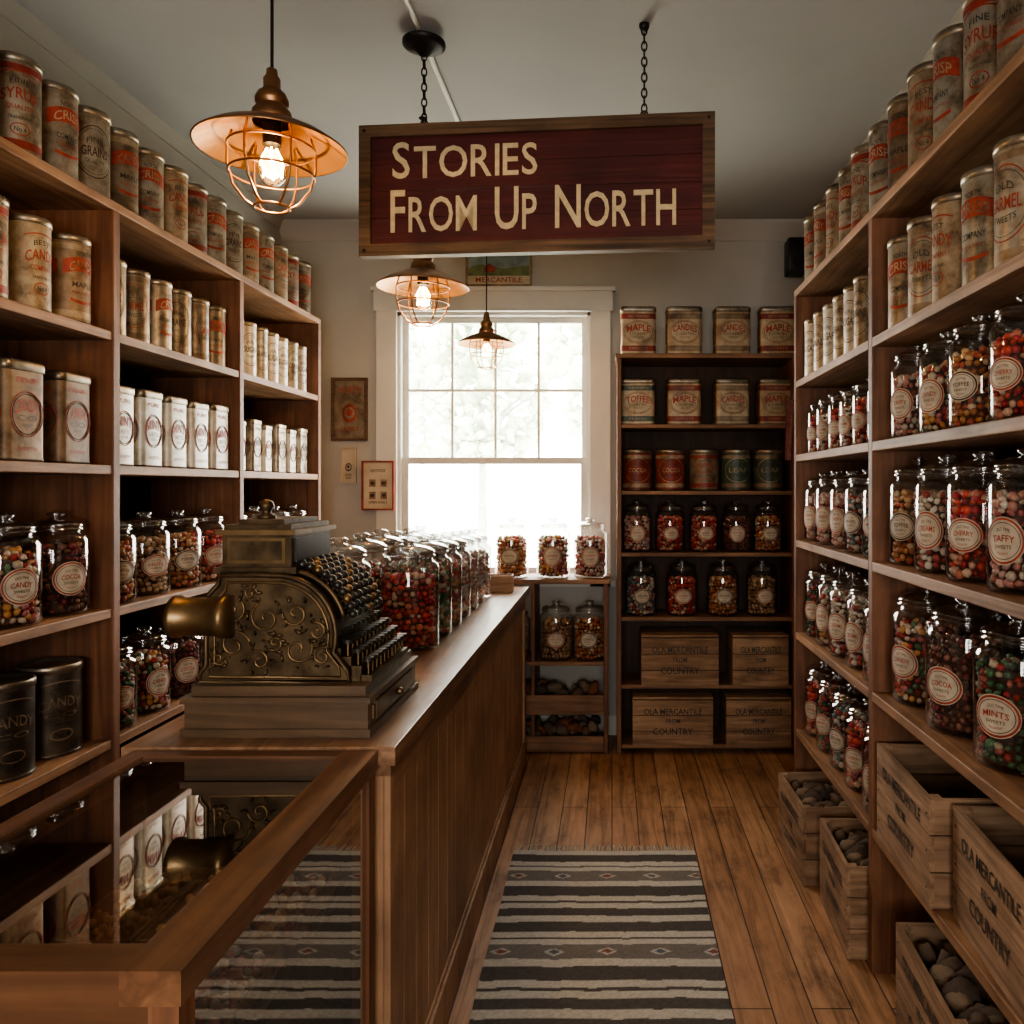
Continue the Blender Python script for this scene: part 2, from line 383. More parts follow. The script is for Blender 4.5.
def tree(x, y, h, r):
    b = MB(); b.cyl(.14, -.15, h * .6, m_bark, 10, T(x, y, 0), .06)
    for i in range(7):
        a = random.uniform(0, 6.28); z = random.uniform(h * .3, h * .6)
        b.tube([(x, y, z), (x + math.cos(a) * r * .4, y + math.sin(a) * r * .4, z + h * .12), (x + math.cos(a) * r * .8, y + math.sin(a) * r * .8, z + h * .2)], .035, m_bark, 5)
    for i in range(420):
        a = random.uniform(0, 2 * PI); d = r * math.sqrt(random.random()); z = random.uniform(h * .35, h)
        k = 1 - .75 * abs(z - h * .6) / (h * .5)
        b.blob((x + math.cos(a) * d * k, y + math.sin(a) * d * k, z), random.uniform(.10, .24), m_leaf, sub=1, sc=(1.2, 1, .6), lump=.9)
    b.obj('tree')
tree(-3.4, 21, 6.5, 2.0); tree(.4, 18, 7.5, 2.2); tree(-7.5, 27, 7, 2.5)
# ------------------------------------------------------------------ shelving units
def side_unit(name, xa, xb, ups, zs, depth_mat=True):
    b = MB(); t = .03
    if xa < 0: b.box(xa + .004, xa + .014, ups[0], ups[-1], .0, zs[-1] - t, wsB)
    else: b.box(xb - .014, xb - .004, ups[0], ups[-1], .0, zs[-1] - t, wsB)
    x0, x1 = (xa + .014, xb) if xa < 0 else (xa, xb - .014)
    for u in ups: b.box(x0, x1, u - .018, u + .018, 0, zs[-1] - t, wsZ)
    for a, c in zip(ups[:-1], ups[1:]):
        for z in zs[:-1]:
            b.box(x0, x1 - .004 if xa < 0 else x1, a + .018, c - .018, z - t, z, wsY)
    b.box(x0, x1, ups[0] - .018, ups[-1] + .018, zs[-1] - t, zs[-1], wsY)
    return b.obj(name, bevel=.003)
LZ = [.25, .69, 1.11, 1.57, 2.0, 2.42]; LU = [1.70, 2.585, 3.46, 4.38]
side_unit('wooden_shelving_unit', XL, -1.6, LU, LZ)
RZ = [.45, .87, 1.27, 1.64, 1.96, 2.36]; RU = [1.42, 2.48, 3.5]
side_unit('wooden_shelving_unit', .8, XR, RU, RZ)
BX0, BX1, BY0, BY1 = .028, 1.04, 4.50, 4.825
BZ = [.05, .386, .766, 1.13, 1.478, 1.853, 2.25]
b = MB()
b.box(BX0, BX0 + .025, BY0, BY1, 0, BZ[-1] - .025, wsZ); b.box(BX1 - .025, BX1, BY0, BY1, 0, BZ[-1] - .025, wsZ)
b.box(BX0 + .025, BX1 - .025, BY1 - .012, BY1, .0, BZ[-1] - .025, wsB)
for z in BZ[:-1]: b.box(BX0 + .025, BX1 - .025, BY0 + .003, BY1 - .012, z - .022, z, wsX)
b.box(BX0 - .01, BX1 + .01, BY0 - .01, BY1, BZ[-1] - .025, BZ[-1], wsX)
b.obj('wooden_shelving_unit', bevel=.003)
SX0, SX1 = -1.05, -.022
b = MB(); SYF = 4.50
b.box(SX0, SX0 + .025, SYF, BY1 - .01, 0, .955, wsZ); b.box(SX1 - .025, SX1, SYF, BY1 - .01, 0, .955, wsZ)
b.box(-.455, -.435, SYF + .004, BY1 - .01, .03, .955, wsZ)
b.box(SX0 - .01, SX1 + .01, SYF - .012, BY1 - .01, .955, .98, wsX)
for z in (.515, .24, .03): b.box(SX0 + .025, SX1 - .025, SYF + .002, BY1 - .01, z - .022, z, wsX)
b.box(SX0 + .025, SX1 - .025, SYF - .012, SYF + .008, .24, .33, wsX)
b.box(SX0 + .025, SX1 - .025, SYF - .012, SYF + .008, .02, .10, wsX)
b.obj('low_display_shelf', bevel=.003)
# ------------------------------------------------------------------ templates
def band(b, r, z0, z1, mat, seg=32): b.lathe([(r, z0), (r, z1)], mat, seg)
def arcband(b, r, a0, w, z, th, mat, amp):
    vs = []; n = 10
    for i in range(n + 1):
        u = -1 + 2 * i / n; a = a0 + u * w / 2 / r; zz = z + amp * (1 - u * u)
        for dz in (-th / 2, th / 2): vs.append((r * math.sin(a), -r * math.cos(a), zz + dz))
    b.add(vs, [(2 * i, 2 * i + 2, 2 * i + 3, 2 * i + 1) for i in range(n)], mat)
def wrap_oval(b, r, a0, w, h, zc, th, mat, n=26):
    vs = []; fs = []
    for k in range(n):
        t = 2 * PI * k / n
        for q in (1.0, 1 - th):
            a = a0 + w / 2 * q * math.cos(t) / r; vs.append((r * math.sin(a), -r * math.cos(a), zc + h / 2 * (q if q == 1 else 1 - th * w / h) * math.sin(t)))
    for k in range(n):
        k2 = (k + 1) % n; fs.append((2 * k, 2 * k2, 2 * k2 + 1, 2 * k + 1))
    b.add(vs, fs, mat)
def round_tin(name, body, ink, bandm, words, r=.062, h=.28, style=0):
    b = MB()
    b.lathe([(.0001, 0), (r, 0), (r + .002, .002), (r + .002, .007), (r, .010)], m_tinD, 32)
    b.lathe([(r, .010), (r, h - .022)], body, 32)
    b.lathe([(r, h - .022), (r + .0025, h - .021), (r + .0025, h - .004), (r, h), (r - .006, h), (r - .007, h - .005), (.0001, h - .005)], m_tin, 32)
    if bandm:
        band(b, r + .0006, .018, .04, bandm); band(b, r + .0006, h - .048, h - .030, bandm)
    R1 = r + .0018; cw = 2 * PI * r / 3
    for k in range(3):
        a0 = k * 2 * PI / 3; M = R(a0, 'Z'); w = cw * .74
        if style == 0:
            b.text(words[0], w * .5, h * .055, m_dkink, M, z=h * .71, wrap=R1, arch=.006)
            b.text(words[1], w * .95, h * .115, ink, M, z=h * .555, wrap=R1, off=.01, arch=.014)
            b.text(words[2], w * .7, h * .055, ink, M, z=h * .46, wrap=R1, off=.005)
            b.text('TRADE MARK', w * .6, h * .03, m_dkink, M, z=h * .36, wrap=R1)
            wrap_oval(b, r + .0012, a0, w * .5, h * .13, h * .245, .12, ink)
            b.text('No 4', w * .3, h * .05, m_dkink, M, z=h * .245, wrap=R1)
            arcband(b, r + .0012, a0, w, h * .78, .004, ink, .012)
        elif style == 1:
            wrap_oval(b, r + .0012, a0, cw * .92, h * .60, h * .5, .05, ink)
            wrap_oval(b, r + .0012, a0, cw * .80, h * .52, h * .5, .025, m_dkink)
            b.text(words[0], w * .5, h * .06, m_dkink, M, z=h * .61, wrap=R1, arch=.008)
            b.text(words[1], w * .82, h * .11, ink, M, z=h * .50, wrap=R1, off=.01)
            b.text(words[2], w * .6, h * .05, m_dkink, M, z=h * .395, wrap=R1, arch=-.006)
        else:
            arcband(b, r + .0012, a0, cw * .9, h * .62, h * .16, ink, .016)
            b.text(words[1], w * .85, h * .10, m_cream, M, z=h * .62, wrap=R1 + .0004, off=.01, arch=.016)
            b.text(words[0], w * .45, h * .05, m_dkink, M, z=h * .79, wrap=R1)
            b.text(words[2], w * .7, h * .06, m_dkink, M, z=h * .44, wrap=R1, off=.005)
            b.text('PURE & SWEET', w * .7, h * .03, ink, M, z=h * .35, wrap=R1)
            arcband(b, r + .0012, a0, w * .8, h * .27, .010, ink, -.008)
    return b.mesh(name)
tinA = round_tin('tin_a', m_cream, m_redink, None, ('BEST', 'CANDY', 'COMPANY'), style=0)
tinB = round_tin('tin_b', m_silverl, m_redink, m_tan, ('OLD', 'CARMEL', 'SWEETS'), style=1)
tinC = round_tin('tin_c', m_tan, m_redink, m_cream, ('NORTH', 'CANDY', 'MAPLE'), style=2)
tinF = round_tin('tin_f', m_silverl, m_redink, None, ('NORTH', 'CRISP', 'COMPANY'), style=2)
tinD = round_tin('tin_d', m_silverl, m_brownink, None, ('FINE', 'GRAINS', 'QUALITY'), style=1)
tinE = round_tin('tin_e', m_silverl, m_redink, m_redtin, ('FINE', 'SYRUP', 'QUALITY'), style=0)
tinW = round_tin('tin_w', m_white, m_brownink, None, ('PURE', 'SUGAR', 'COUNTRY'), style=1)
tinR = round_tin('tin_r', m_redtin, m_cream, m_cream, ('SWEET', 'COCOA', 'BRAND'), .08, .22, style=1)
tinG = round_tin('tin_g', m_greenink, m_cream, m_tan, ('GREEN', 'LEAF', 'TEA'), .08, .22, style=1)
tinO = round_tin('tin_o', m_tan, m_redink, m_redtin, ('FRESH', 'TOFFEE', 'BRAND'), .08, .22, style=0)
tinK = round_tin('tin_k', m_tinD, m_tan, None, ('OLD', 'CANDY', 'CO'), .08, .26, style=0)
def rr(w, d, r, n=5):
    def f(off):
        P = []
        W = w / 2 + off - r; D = d / 2 + off - r
        for cx, cy, a0 in ((W, -D, -PI / 2), (W, D, 0), (-W, D, PI / 2), (-W, -D, PI)):
            for i in range(n + 1):
                a = a0 + PI / 2 * i / n; P.append((cx + r * math.cos(a), cy + r * math.sin(a)))
        return P
    return f
def rect_tin(name, body, ink, bandm, words, w=.19, d=.12, h=.265):
    b = MB(); f = rr(w, d, .022)
    b.outline(f, [(-.002, 0), (.0015, .002), (.0015, .008)], m_tinD, cap=(True, False))
    b.outline(f, [(0, .008), (0, h - .03)], body, cap=(False, False))
    if bandm:
        b.outline(f, [(.0006, .02), (.0006, .05)], bandm, cap=(False, False)); b.outline(f, [(.0006, h - .07), (.0006, h - .04)], bandm, cap=(False, False))
    b.outline(f, [(0, h - .03), (.003, h - .028), (.003, h - .006), (-.002, h), (-.008, h - .003)], m_tin, cap=(False, True))
    for k, ww, dd in ((0, w, d), (1, d, w), (2, w, d), (3, d, w)):
        M = R(k * PI / 2, 'Z'); y = -dd / 2 - .0015; W = ww - .045
        b.text(words[0], W * .8, .015, m_cream if bandm else ink, M, z=h - .055, y=y, off=.01)
        b.text(words[1], W * .9, .036, ink, M, z=h * .52, y=y, off=.02, arch=.012)
        b.text(words[2], W * .7, .016, m_dkink, M, z=h * .43, y=y)
        b.text('TRADE MARK', W * .4, .008, m_dkink, M, z=h * .36, y=y)
        b.text(words[3], W * .7, .013, m_cream if bandm else ink, M, z=.035, y=y)
        for q in (1.0, .9):
            pts = [(W * .58 * q * math.cos(a), y + .0005, h * .47 + .062 * q * math.sin(a)) for a in [2 * PI * i / 28 for i in range(28)]]
            b.tube(pts, .0013, ink if q == 1 else m_dkink, 4, True, M)
    return b.mesh(name)
m_creamL = pbr('bright_cream_label', (.58, .48, .34), .5, .1, var=.2, nscale=14, grime=.6)
recA = rect_tin('rtin_a', m_creamL, m_redink, m_redtin, ('OLD FASHIONED', 'MAPLE', 'COUNTRY', 'SWEETS'))
recB = rect_tin('rtin_b', m_creamL, m_redink, m_greenink, ('THE NORTH', 'TOFFEE', 'COUNTRY', 'BRAND'))
recC = rect_tin('rtin_c', m_creamL, m_redink, m_tan, ('THE NORTH', 'CANDIES', 'COUNTRY', 'BRAND'))
recW = rect_tin('rtin_w', m_white, m_redink, None, ('PURE', 'MINT', 'CANDY CO', 'NORTH'), .13, .13, .29)
recS = rect_tin('rtin_s', m_silverl, m_brownink, None, ('FINE', 'CANDY', 'CO', 'NORTH'), .15, .15, .31)
recT = rect_tin('rtin_t', m_tan, m_redink, None, ('FINE', 'CANDY', 'CO', 'NORTH'), .14, .14, .28)
PAL = {
 'red': [(.40, .018, .014), (.55, .06, .035), (.45, .03, .05), (.26, .012, .012), (.55, .35, .25), (.50, .16, .10), (.3, .05, .04)],
 'mix': [(.42, .035, .025), (.55, .26, .08), (.10, .18, .08), (.62, .50, .36), (.48, .15, .14), (.3, .03, .03), (.5, .38, .28)],
 'amber': [(.48, .21, .07), (.58, .34, .15), (.34, .12, .045), (.42, .08, .04), (.60, .46, .30)],
 'pink': [(.56, .34, .27), (.62, .49, .39), (.42, .11, .1), (.52, .22, .18), (.6, .54, .46)],
 'green': [(.04, .11, .045), (.07, .17, .07), (.33, .03, .025), (.03, .065, .035), (.40, .34, .22), (.30, .08, .06)],
 'choc': [(.08, .03, .018), (.14, .05, .025), (.18, .02, .02), (.05, .02, .012), (.28, .12, .08)],
 'blue': [(.06, .10, .13), (.12, .19, .18), (.52, .43, .33), (.33, .05, .04), (.4, .36, .3)],
 'white': [(.60, .52, .42), (.64, .58, .49), (.45, .30, .22), (.36, .06, .05)],
 'nuts': [(.36, .2, .09), (.46, .29, .16), (.25, .12, .055)],
}
def candies(b, r, z0, z1, pal, br=.0120):
    rows = max(2, int((z1 - z0) / (br * 1.55)))
    for i in range(rows):
        z = z0 + br + (z1 - z0 - 2 * br) * i / (rows - 1)
        n = int(2 * PI * (r - br) / (br * 1.8)); ph = random.random() * 6
        for k in range(n):
            a = ph + 2 * PI * k / n; q = r - br * random.uniform(1.0, 1.45)
            kk = random.uniform(.75, 1.12); cc = random.choice(pal)
            b.blob((q * math.cos(a), q * math.sin(a), z + random.uniform(-.45, .45) * br), br * random.uniform(.78, 1.15), m_candy, tuple(v * kk for v in cc), 1, (random.uniform(.8, 1.15), random.uniform(.6, 1), random.uniform(.5, 1)))
    for k in range(26):
        a = random.uniform(0, 6.3); q = (r - 1.5 * br) * math.sqrt(random.random())
        b.blob((q * math.cos(a), q * math.sin(a), z1 + random.uniform(-.4, .6) * br), br, m_candy, random.choice(pal), 1, (1, 1, .75))
def jar(name, pal, r=.085, h=.30, fill=.90, label=1, word='CANDY'):
    b = MB(); bh = h * .72
    candies(b, r - .004, .008, bh * fill, PAL[pal])
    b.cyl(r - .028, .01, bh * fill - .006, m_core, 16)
    b.lathe([(.0001, .001), (r * .92, .001), (r, .010), (r, bh), (r * .96, bh + h * .035), (r * .84, bh + h * .065), (r * .78, bh + h * .075), (r * .78, bh + h * .095)], m_glass, 32)
    b.lathe([(r * .79, bh + h * .095), (r * .87, bh + h * .10), (r * .87, bh + h * .118), (r * .82, bh + h * .122), (r * .82, bh + h * .132), (r * .86, bh + h * .137), (r * .84, bh + h * .155), (r * .70, bh + h * .185), (r * .42, bh + h * .207), (r * .18, bh + h * .215), (r * .16, bh + h * .228), (r * .27, bh + h * .24), (r * .28, bh + h * .258), (r * .2, h * .992), (.0001, h)], m_lid, 32)
    if label:
        RL = r + .0015; lw, lh = r * .56, r * (.46 if label == 1 else .58); zc = bh * .5; vs = [(0, -RL, zc)]; fs = []
        n = 28
        for ring in (.5, 1.0):
            for k in range(n):
                a = 2 * PI * k / n; x = lw * ring * math.cos(a) / RL; vs.append((RL * math.sin(x), -RL * math.cos(x), zc + lh * ring * math.sin(a)))
        for k in range(n):
            k2 = (k + 1) % n; fs.append((0, 1 + k, 1 + k2)); fs.append((1 + k, 1 + n + k, 1 + n + k2, 1 + k2))
        b.add(vs, fs, m_paper)
        ik = m_brownink if pal in ('blue', 'amber') else m_redink
        wrap_oval(b, RL + .0006, 0, lw * 1.92, lh * 1.90, zc, .09, ik, 28)
        wrap_oval(b, RL + .0006, 0, lw * 1.60, lh * 1.54, zc, .035, m_brownink, 28)
        b.text(word, lw * 1.1, lh * .28, ik, z=zc + lh * .05, wrap=RL + .0010, off=.008, arch=.003)
        b.text('SWEETS', lw * .8, lh * .15, m_brownink, z=zc - lh * .25, wrap=RL + .0010)
        b.text('NORTH', lw * .5, lh * .11, ik, z=zc - lh * .50, wrap=RL + .0010, arch=-.002)
        b.text('OLD TIME', lw * .7, lh * .14, m_brownink, z=zc + lh * .42, wrap=RL + .0010, arch=.003)
    return b.mesh(name)
WORDS = {'red': 'CHERRY', 'mix': 'CANDY', 'amber': 'TOFFEE', 'pink': 'TAFFY', 'green': 'MINTS', 'choc': 'COCOA', 'blue': 'DROPS', 'white': 'CREAMS', 'nuts': 'NUTS'}
JARS = {p: jar('jar_' + p, p, word=WORDS[p], label=1 + i % 2) for i, p in enumerate(PAL)}
JARS2 = {p: jar('jarw_' + p, p, r=.10, h=.33, word=WORDS[p]) for p in ('red', 'mix', 'green', 'choc', 'amber')}
JPLAIN = {p: jar('jarp_' + p, p, r=.097, h=.36, fill=.90, label=0) for p in ('red', 'mix', 'amber', 'green', 'white', 'pink')}
def crate_mesh(name, w=.44, d=.32, h=.28, fillc=None, lid=False, lines=('OLA MERCANTILE', 'FROM', 'COUNTRY')):
    b = MB(); t = .012; g = .004; n = 3; ph = (h - .004) / n
    for i in range(n):
        z0 = .002 + i * ph; z1 = z0 + ph - g
        b.box(-w / 2, w / 2, -d / 2, -d / 2 + t, z0, z1, wcr); b.box(-w / 2, w / 2, d / 2 - t, d / 2, z0, z1, wcr)
        b.box(-w / 2, -w / 2 + t, -d / 2 + t, d / 2 - t, z0, z1, wcrY); b.box(w / 2 - t, w / 2, -d / 2 + t, d / 2 - t, z0, z1, wcrY)
    for sx in (-1, 1):
        for sy in (-1, 1):
            cx = sx * (w / 2 - t - .012); cy = sy * (d / 2 - t - .012); b.box(cx - .012, cx + .012, cy - .012, cy + .012, .002, h - .006, wcr)
    b.box(-w / 2 + t, w / 2 - t, -d / 2 + t, d / 2 - t, .002, .012, wcr)
    for sx in (-1, 1):
        for i in range(n):
            b.cyl(.003, 0, .001, m_iron, 8, T(sx * (w / 2 - .02), -d / 2, .002 + (i + .5) * ph) @ R(PI / 2, 'X'))
    for k in (0, PI):
        M = R(k, 'Z'); y = -d / 2 - .0015
        b.text(lines[0], w * .72, h * .13, m_dkink, M, z=h * .74, y=y, off=.012)
        b.text(lines[1], w * .18, h * .10, m_dkink, M, z=h * .54, y=y, off=.005)
        b.text(lines[2], w * .5, h * .14, m_dkink, M, z=h * .32, y=y, off=.012)
    if lid:
        for i in range(3):
            y0 = -d / 2 + i * d / 3; b.box(-w / 2, w / 2, y0 + .001, y0 + d / 3 - .003, h, h + .010, wcr)
    if fillc:
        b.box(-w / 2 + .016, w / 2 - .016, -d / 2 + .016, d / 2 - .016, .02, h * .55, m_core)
        for i in range(60):
            x = random.uniform(-1, 1) * (w / 2 - .055); y = random.uniform(-1, 1) * (d / 2 - .055)
            b.blob((x, y, h * random.uniform(.62, .86)), random.uniform(.030, .045), m_lump, random.choice(fillc), 2, (1.25, 1, .8), .55)
    return b.mesh(name)
LUMP = [(.12, .083, .06), (.16, .115, .08), (.085, .06, .045), (.20, .145, .10)]
crateE = crate_mesh('crate_e'); crateF = crate_mesh('crate_f', fillc=LUMP, h=.30)
crateL = crate_mesh('crate_l', w=.45, d=.30, h=.27, lid=True)
# ------------------------------------------------------------------ rows
def row(meshes, name, x, y0, y1, n, z, rz, sc=1.0, jit=.12, seq=False):
    for i in range(n):
        y = (y0 + y1) / 2 if n == 1 else y0 + (y1 - y0) * i / (n - 1)
        me = meshes[i % len(meshes)] if seq else random.choice(meshes)
        s = sc * random.uniform(.985, 1.015) if not isinstance(sc, tuple) else sc
        inst(me, name, (x + random.uniform(-.004, .004), y, z + .0005), rz + random.uniform(-jit, jit), s)
J = JARS
LF = math.radians(58)
row([tinC, tinF, tinA, tinE, tinF, tinD], 'round_candy_tin', -1.685, 1.78, 4.30, 17, 2.42, LF, 1.0, jit=.35, seq=True)
row([tinA, tinC, tinE], 'round_candy_tin', -1.69, 1.80, 2.48, 5, 2.0, LF, .98, seq=True, jit=.3)
row([tinD, tinB, tinF], 'round_candy_tin', -1.69, 2.68, 3.38, 6, 2.0, LF, (.85, .85, .92), seq=True, jit=.6)
row([tinW, tinW, tinD], 'round_candy_tin', -1.69, 3.55, 4.29, 7, 2.0, LF, (.8, .8, .9), seq=True)
row([recT, recS, recT, recT], 'square_candy_tin', -1.70, 1.83, 2.44, 4, 1.57, math.radians(88), 1.0, .05, seq=True)
row([recW], 'square_candy_tin', -1.70, 2.70, 3.36, 5, 1.57, math.radians(88), .93, .04)
row([recW, recS], 'square_candy_tin', -1.70, 3.57, 4.27, 6, 1.57, math.radians(88), (.62, .8, .78), .04)
row([J['choc'], J['red'], J['mix'], J['choc']], 'candy_jar', -1.71, 1.83, 2.46, 4, 1.11, LF, 1.05, seq=True)
row([J['amber'], J['nuts'], J['amber'], J['red']], 'candy_jar', -1.70, 2.70, 3.34, 4, 1.11, LF, 1.0, seq=True)
row([J['pink'], J['white'], J['amber']], 'candy_jar', -1.70, 3.57, 4.27, 4, 1.11, LF, 1.0)
row([J['choc'], J['red'], J['blue']], 'candy_jar', -1.89, 1.85, 2.44, 3, 1.11, LF, 1.0)
row([tinK], 'round_candy_tin', -1.72, 1.83, 2.45, 4, .69, LF, 1.05, seq=True)
row([J['green'], J['mix'], J['choc'], J['choc']], 'candy_jar', -1.70, 2.70, 3.34, 4, .69, LF, 1.0, seq=True)
row([J['choc'], J['nuts']], 'candy_jar', -1.70, 3.57, 4.27, 4, .69, LF, 1.0)
row([tinK, tinR], 'round_candy_tin', -1.72, 1.85, 2.42, 3, .25, LF, 1.0)
row([J['red'], J['mix']], 'candy_jar', -1.72, 2.72, 3.32, 3, .25, LF, 1.0)
RF = -math.radians(60)
row([tinC, tinF, tinE, tinF, tinA], 'round_candy_tin', .885, 1.52, 3.42, 12, 2.36, RF, (1, 1, 1.03), seq=True, jit=.35)
row([tinA, tinB, tinF], 'round_candy_tin', .885, 1.54, 2.38, 6, 1.96, RF, (1, 1, .98), seq=True, jit=.35)
row([tinW, tinD], 'round_candy_tin', .88, 2.58, 3.42, 7, 1.96, RF, (.85, .85, .9), seq=True)
row([J['pink'], J['red'], J['amber'], J['mix'], J['pink']], 'candy_jar', .905, 1.54, 2.37, 5, 1.64, RF, (.9, .9, .94), seq=True)
row([J['pink'], J['white'], J['red']], 'candy_jar', .895, 2.59, 3.40, 6, 1.64, RF, .78)
row([J['amber'], J['pink'], J['red'], J['white'], J['amber']], 'candy_jar', .91, 1.54, 2.37, 5, 1.27, RF, (1, 1, 1.06), seq=True)
row([J['white'], J['blue'], J['green'], J['pink']], 'candy_jar', .90, 2.60, 3.40, 5, 1.27, RF, .98)
row([JARS2['mix'], JARS2['green'], JARS2['choc'], JARS2['mix']], 'candy_jar', .925, 1.55, 2.35, 4, .87, RF, (1, 1, 1.05), seq=True)
row([J['blue'], J['green'], J['mix'], J['white']], 'candy_jar', .905, 2.60, 3.40, 5, .87, RF, 1.04)
row([J['red'], J['blue'], J['green'], J['choc']], 'candy_jar', .905, 2.60, 3.40, 5, .45, RF, 1.04)
for zz, ms, s in ((1.64, ['red', 'amber'], .87), (1.27, ['red', 'pink'], .98)):
    row([J[k] for k in ms], 'candy_jar', 1.085, 1.58, 2.34, 4, zz, RF, s)
for y, x, mm, z, rz in ((2.20, .955, crateE, .45, -92), (1.72, .975, crateE, .45, -94),
                        (1.99, .935, crateF, 0, -93), (1.50, .96, crateF, 0, -90), (2.72, .91, crateF, 0, -92), (3.20, .87, crateF, 0, -88)):
    w = .86 if mm is crateF and y > 2.5 else 1.0
    inst(mm, 'wooden_crate', (x, y, z + .0005), math.radians(rz), (w, 1.0, 1.0))
def xrow(meshes, name, xs, y, z, sc=1.0, jit=.06):
    for i, x in enumerate(xs): inst(meshes[i % len(meshes)], name, (x, y, z + .0005), random.uniform(-jit, jit), sc)
xs4 = [(px - 612) / 800 * 4.58 for px in (638, 684, 732, 777)]
xrow([recA, recC, recC, recA], 'rectangular_candy_tin', xs4, 4.60, BZ[6], 1.04)
xrow([recB, recA, recC, recA], 'rectangular_candy_tin', xs4[:3] + [xs4[3] - .01], 4.61, BZ[5], 1.0)
xs5 = [(px - 612) / 800 * 4.60 for px in (637, 670, 704, 736, 768)]
xrow([tinR, tinR, tinO, tinG, tinG], 'round_candy_tin', xs5, 4.605, BZ[4], 1.06)
xrow([J['pink'], J['red'], J['red'], J['choc'], J['amber']], 'candy_jar', xs5, 4.605, BZ[3], .98)
xrow([JARS['blue'], J['red'], J['amber'], J['nuts']], 'candy_jar', [(px - 612) / 800 * 4.60 for px in (641, 682, 723, 762)], 4.61, BZ[2], 1.06)
for (x, z, w) in ((.38, BZ[1], 1.0), (.83, BZ[1], .72), (.34, BZ[0], 1.04), (.82, BZ[0], .84)):
    inst(crateL, 'wooden_crate', (x, 4.60, z + .0005), 0, (w * .96, .9, .98 if z == BZ[0] else 1.02))
xrow([J['amber'], J['mix'], J['pink']], 'candy_jar', [-.58, -.34, -.125], 4.63, .98, 1.15)
xrow([J['nuts'], J['amber']], 'candy_jar', [-.32, -.13], 4.60, .515, 1.12)
xrow([J['pink'], J['mix'], J['white']], 'candy_jar', [-.95, -.78, -.56], 4.64, .515, 1.0)
b = MB()
for zz in (.24, .03):
    for i in range(64):
        b.blob((random.uniform(-.96, -.10), random.uniform(4.56, 4.75), zz + random.uniform(.045, .11)), random.uniform(.03, .042), m_lump, random.choice(LUMP + [(.22, .08, .04), (.28, .14, .08)]), 2, (1.3, 1, .8), .5)
b.obj('root_vegetables')
# ------------------------------------------------------------------ counter
CY0, CY1, CX0, CX1, CZ = 1.66, 4.33, -1.02, -.45, .96
b = MB()
b.box(CX0, CX1, CY0, CY1, CZ - .04, CZ, wcT)
b.box(CX0 + .02, CX1 - .012, CY0 + .01, CY1 - .01, CZ - .065, CZ - .04, wcT)
b.box(CX0 + .03, CX1 - .03, CY0 + .02, CY1 - .02, .12, CZ - .065, wcF)
b.box(CX0 + .02, CX1 - .012, CY0 + .012, CY1 - .012, 0, .12, wcF); b.box(CX0 + .02, CX1 - .02, CY0 + .012, CY1 - .012, .12, .135, wcF)
y = CY0 + .05
while y < CY1 - .12:
    b.box(CX1 - .03, CX1 - .025, y, y + .118, .135, CZ - .065, wcF); y += .12
b.box(CX1 - .03, CX1 - .015, CY0 + .02, CY0 + .048, .135, CZ - .065, wcF); b.box(CX1 - .03, CX1 - .015, CY1 - .07, CY1 - .02, .135, CZ - .065, wcF)
b.box(CX1 - .022, CX1 - .016, CY0 + .05, CY1 - .07, CZ - .11, CZ - .065, wcT)
b.obj('shop_counter', bevel=.003)
# display case
DX0, DX1, DY0, DY1, DZ = -.99, -.485, .90, 1.655, .955
b = MB(); rw = .07
b.box(DX1 - rw, DX1, DY0, DY1, DZ - .04, DZ, wcase); b.box(DX0, DX0 + .04, DY0, DY1, DZ - .04, DZ, wcase)
b.box(DX0 + .04, DX1 - rw, DY0, DY0 + .055, DZ - .04, DZ, wcaseX); b.box(DX0 + .04, DX1 - rw, DY1 - .035, DY1, DZ - .04, DZ, wcaseX)
for px, py in ((DX1 - .04, DY0 + .005), (DX1 - .04, DY1 - .04), (DX0 + .005, DY0 + .005), (DX0 + .005, DY1 - .04)):
    b.box(px, px + .035, py, py + .035, 0, DZ - .04, wsZ)
b.box(DX0 + .005, DX1 - .005, DY0 + .005, DY1 - .005, .06, .16, wcase); b.box(DX0, DX1, DY0, DY1, 0, .06, wcase)
b.box(DX0 + .04, DX1 - .04, DY0 + .008, DY0 + .03, DZ - .10, DZ - .04, wcaseX)
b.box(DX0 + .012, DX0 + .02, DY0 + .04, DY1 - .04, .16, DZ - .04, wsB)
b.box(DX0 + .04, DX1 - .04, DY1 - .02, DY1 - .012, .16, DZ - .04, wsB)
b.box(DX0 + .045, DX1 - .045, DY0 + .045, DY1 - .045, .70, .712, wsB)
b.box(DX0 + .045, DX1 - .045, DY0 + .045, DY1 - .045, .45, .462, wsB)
b.box(DX0 + .045, DX1 - .03, DY0 + .035, DY0 + .045, .16, DZ - .10, wsB)
zt = DZ - .006
b.add([(DX0 + .04, DY0 + .055, zt), (DX1 - rw, DY0 + .055, zt), (DX1 - rw, DY1 - .035, zt), (DX0 + .04, DY1 - .035, zt)], [(0, 1, 2, 3)], m_caseglass)
xg = DX1 - .012
b.add([(xg, DY0 + .04, .16), (xg, DY1 - .04, .16), (xg, DY1 - .04, DZ - .04), (xg, DY0 + .04, DZ - .04)], [(0, 1, 2, 3)], m_caseglass)
b.obj('glass_display_case', bevel=0)
b = MB()
tx = [DX0 + .055, DX0 + .195, DX0 + .33, DX1 - .05]
ty = [DY0 + .06, DY0 + .25, DY0 + .43, DY1 - .06]
pk = ['amber', 'red', 'nuts', 'mix', 'pink', 'amber', 'red', 'pink', 'amber']; q = 0
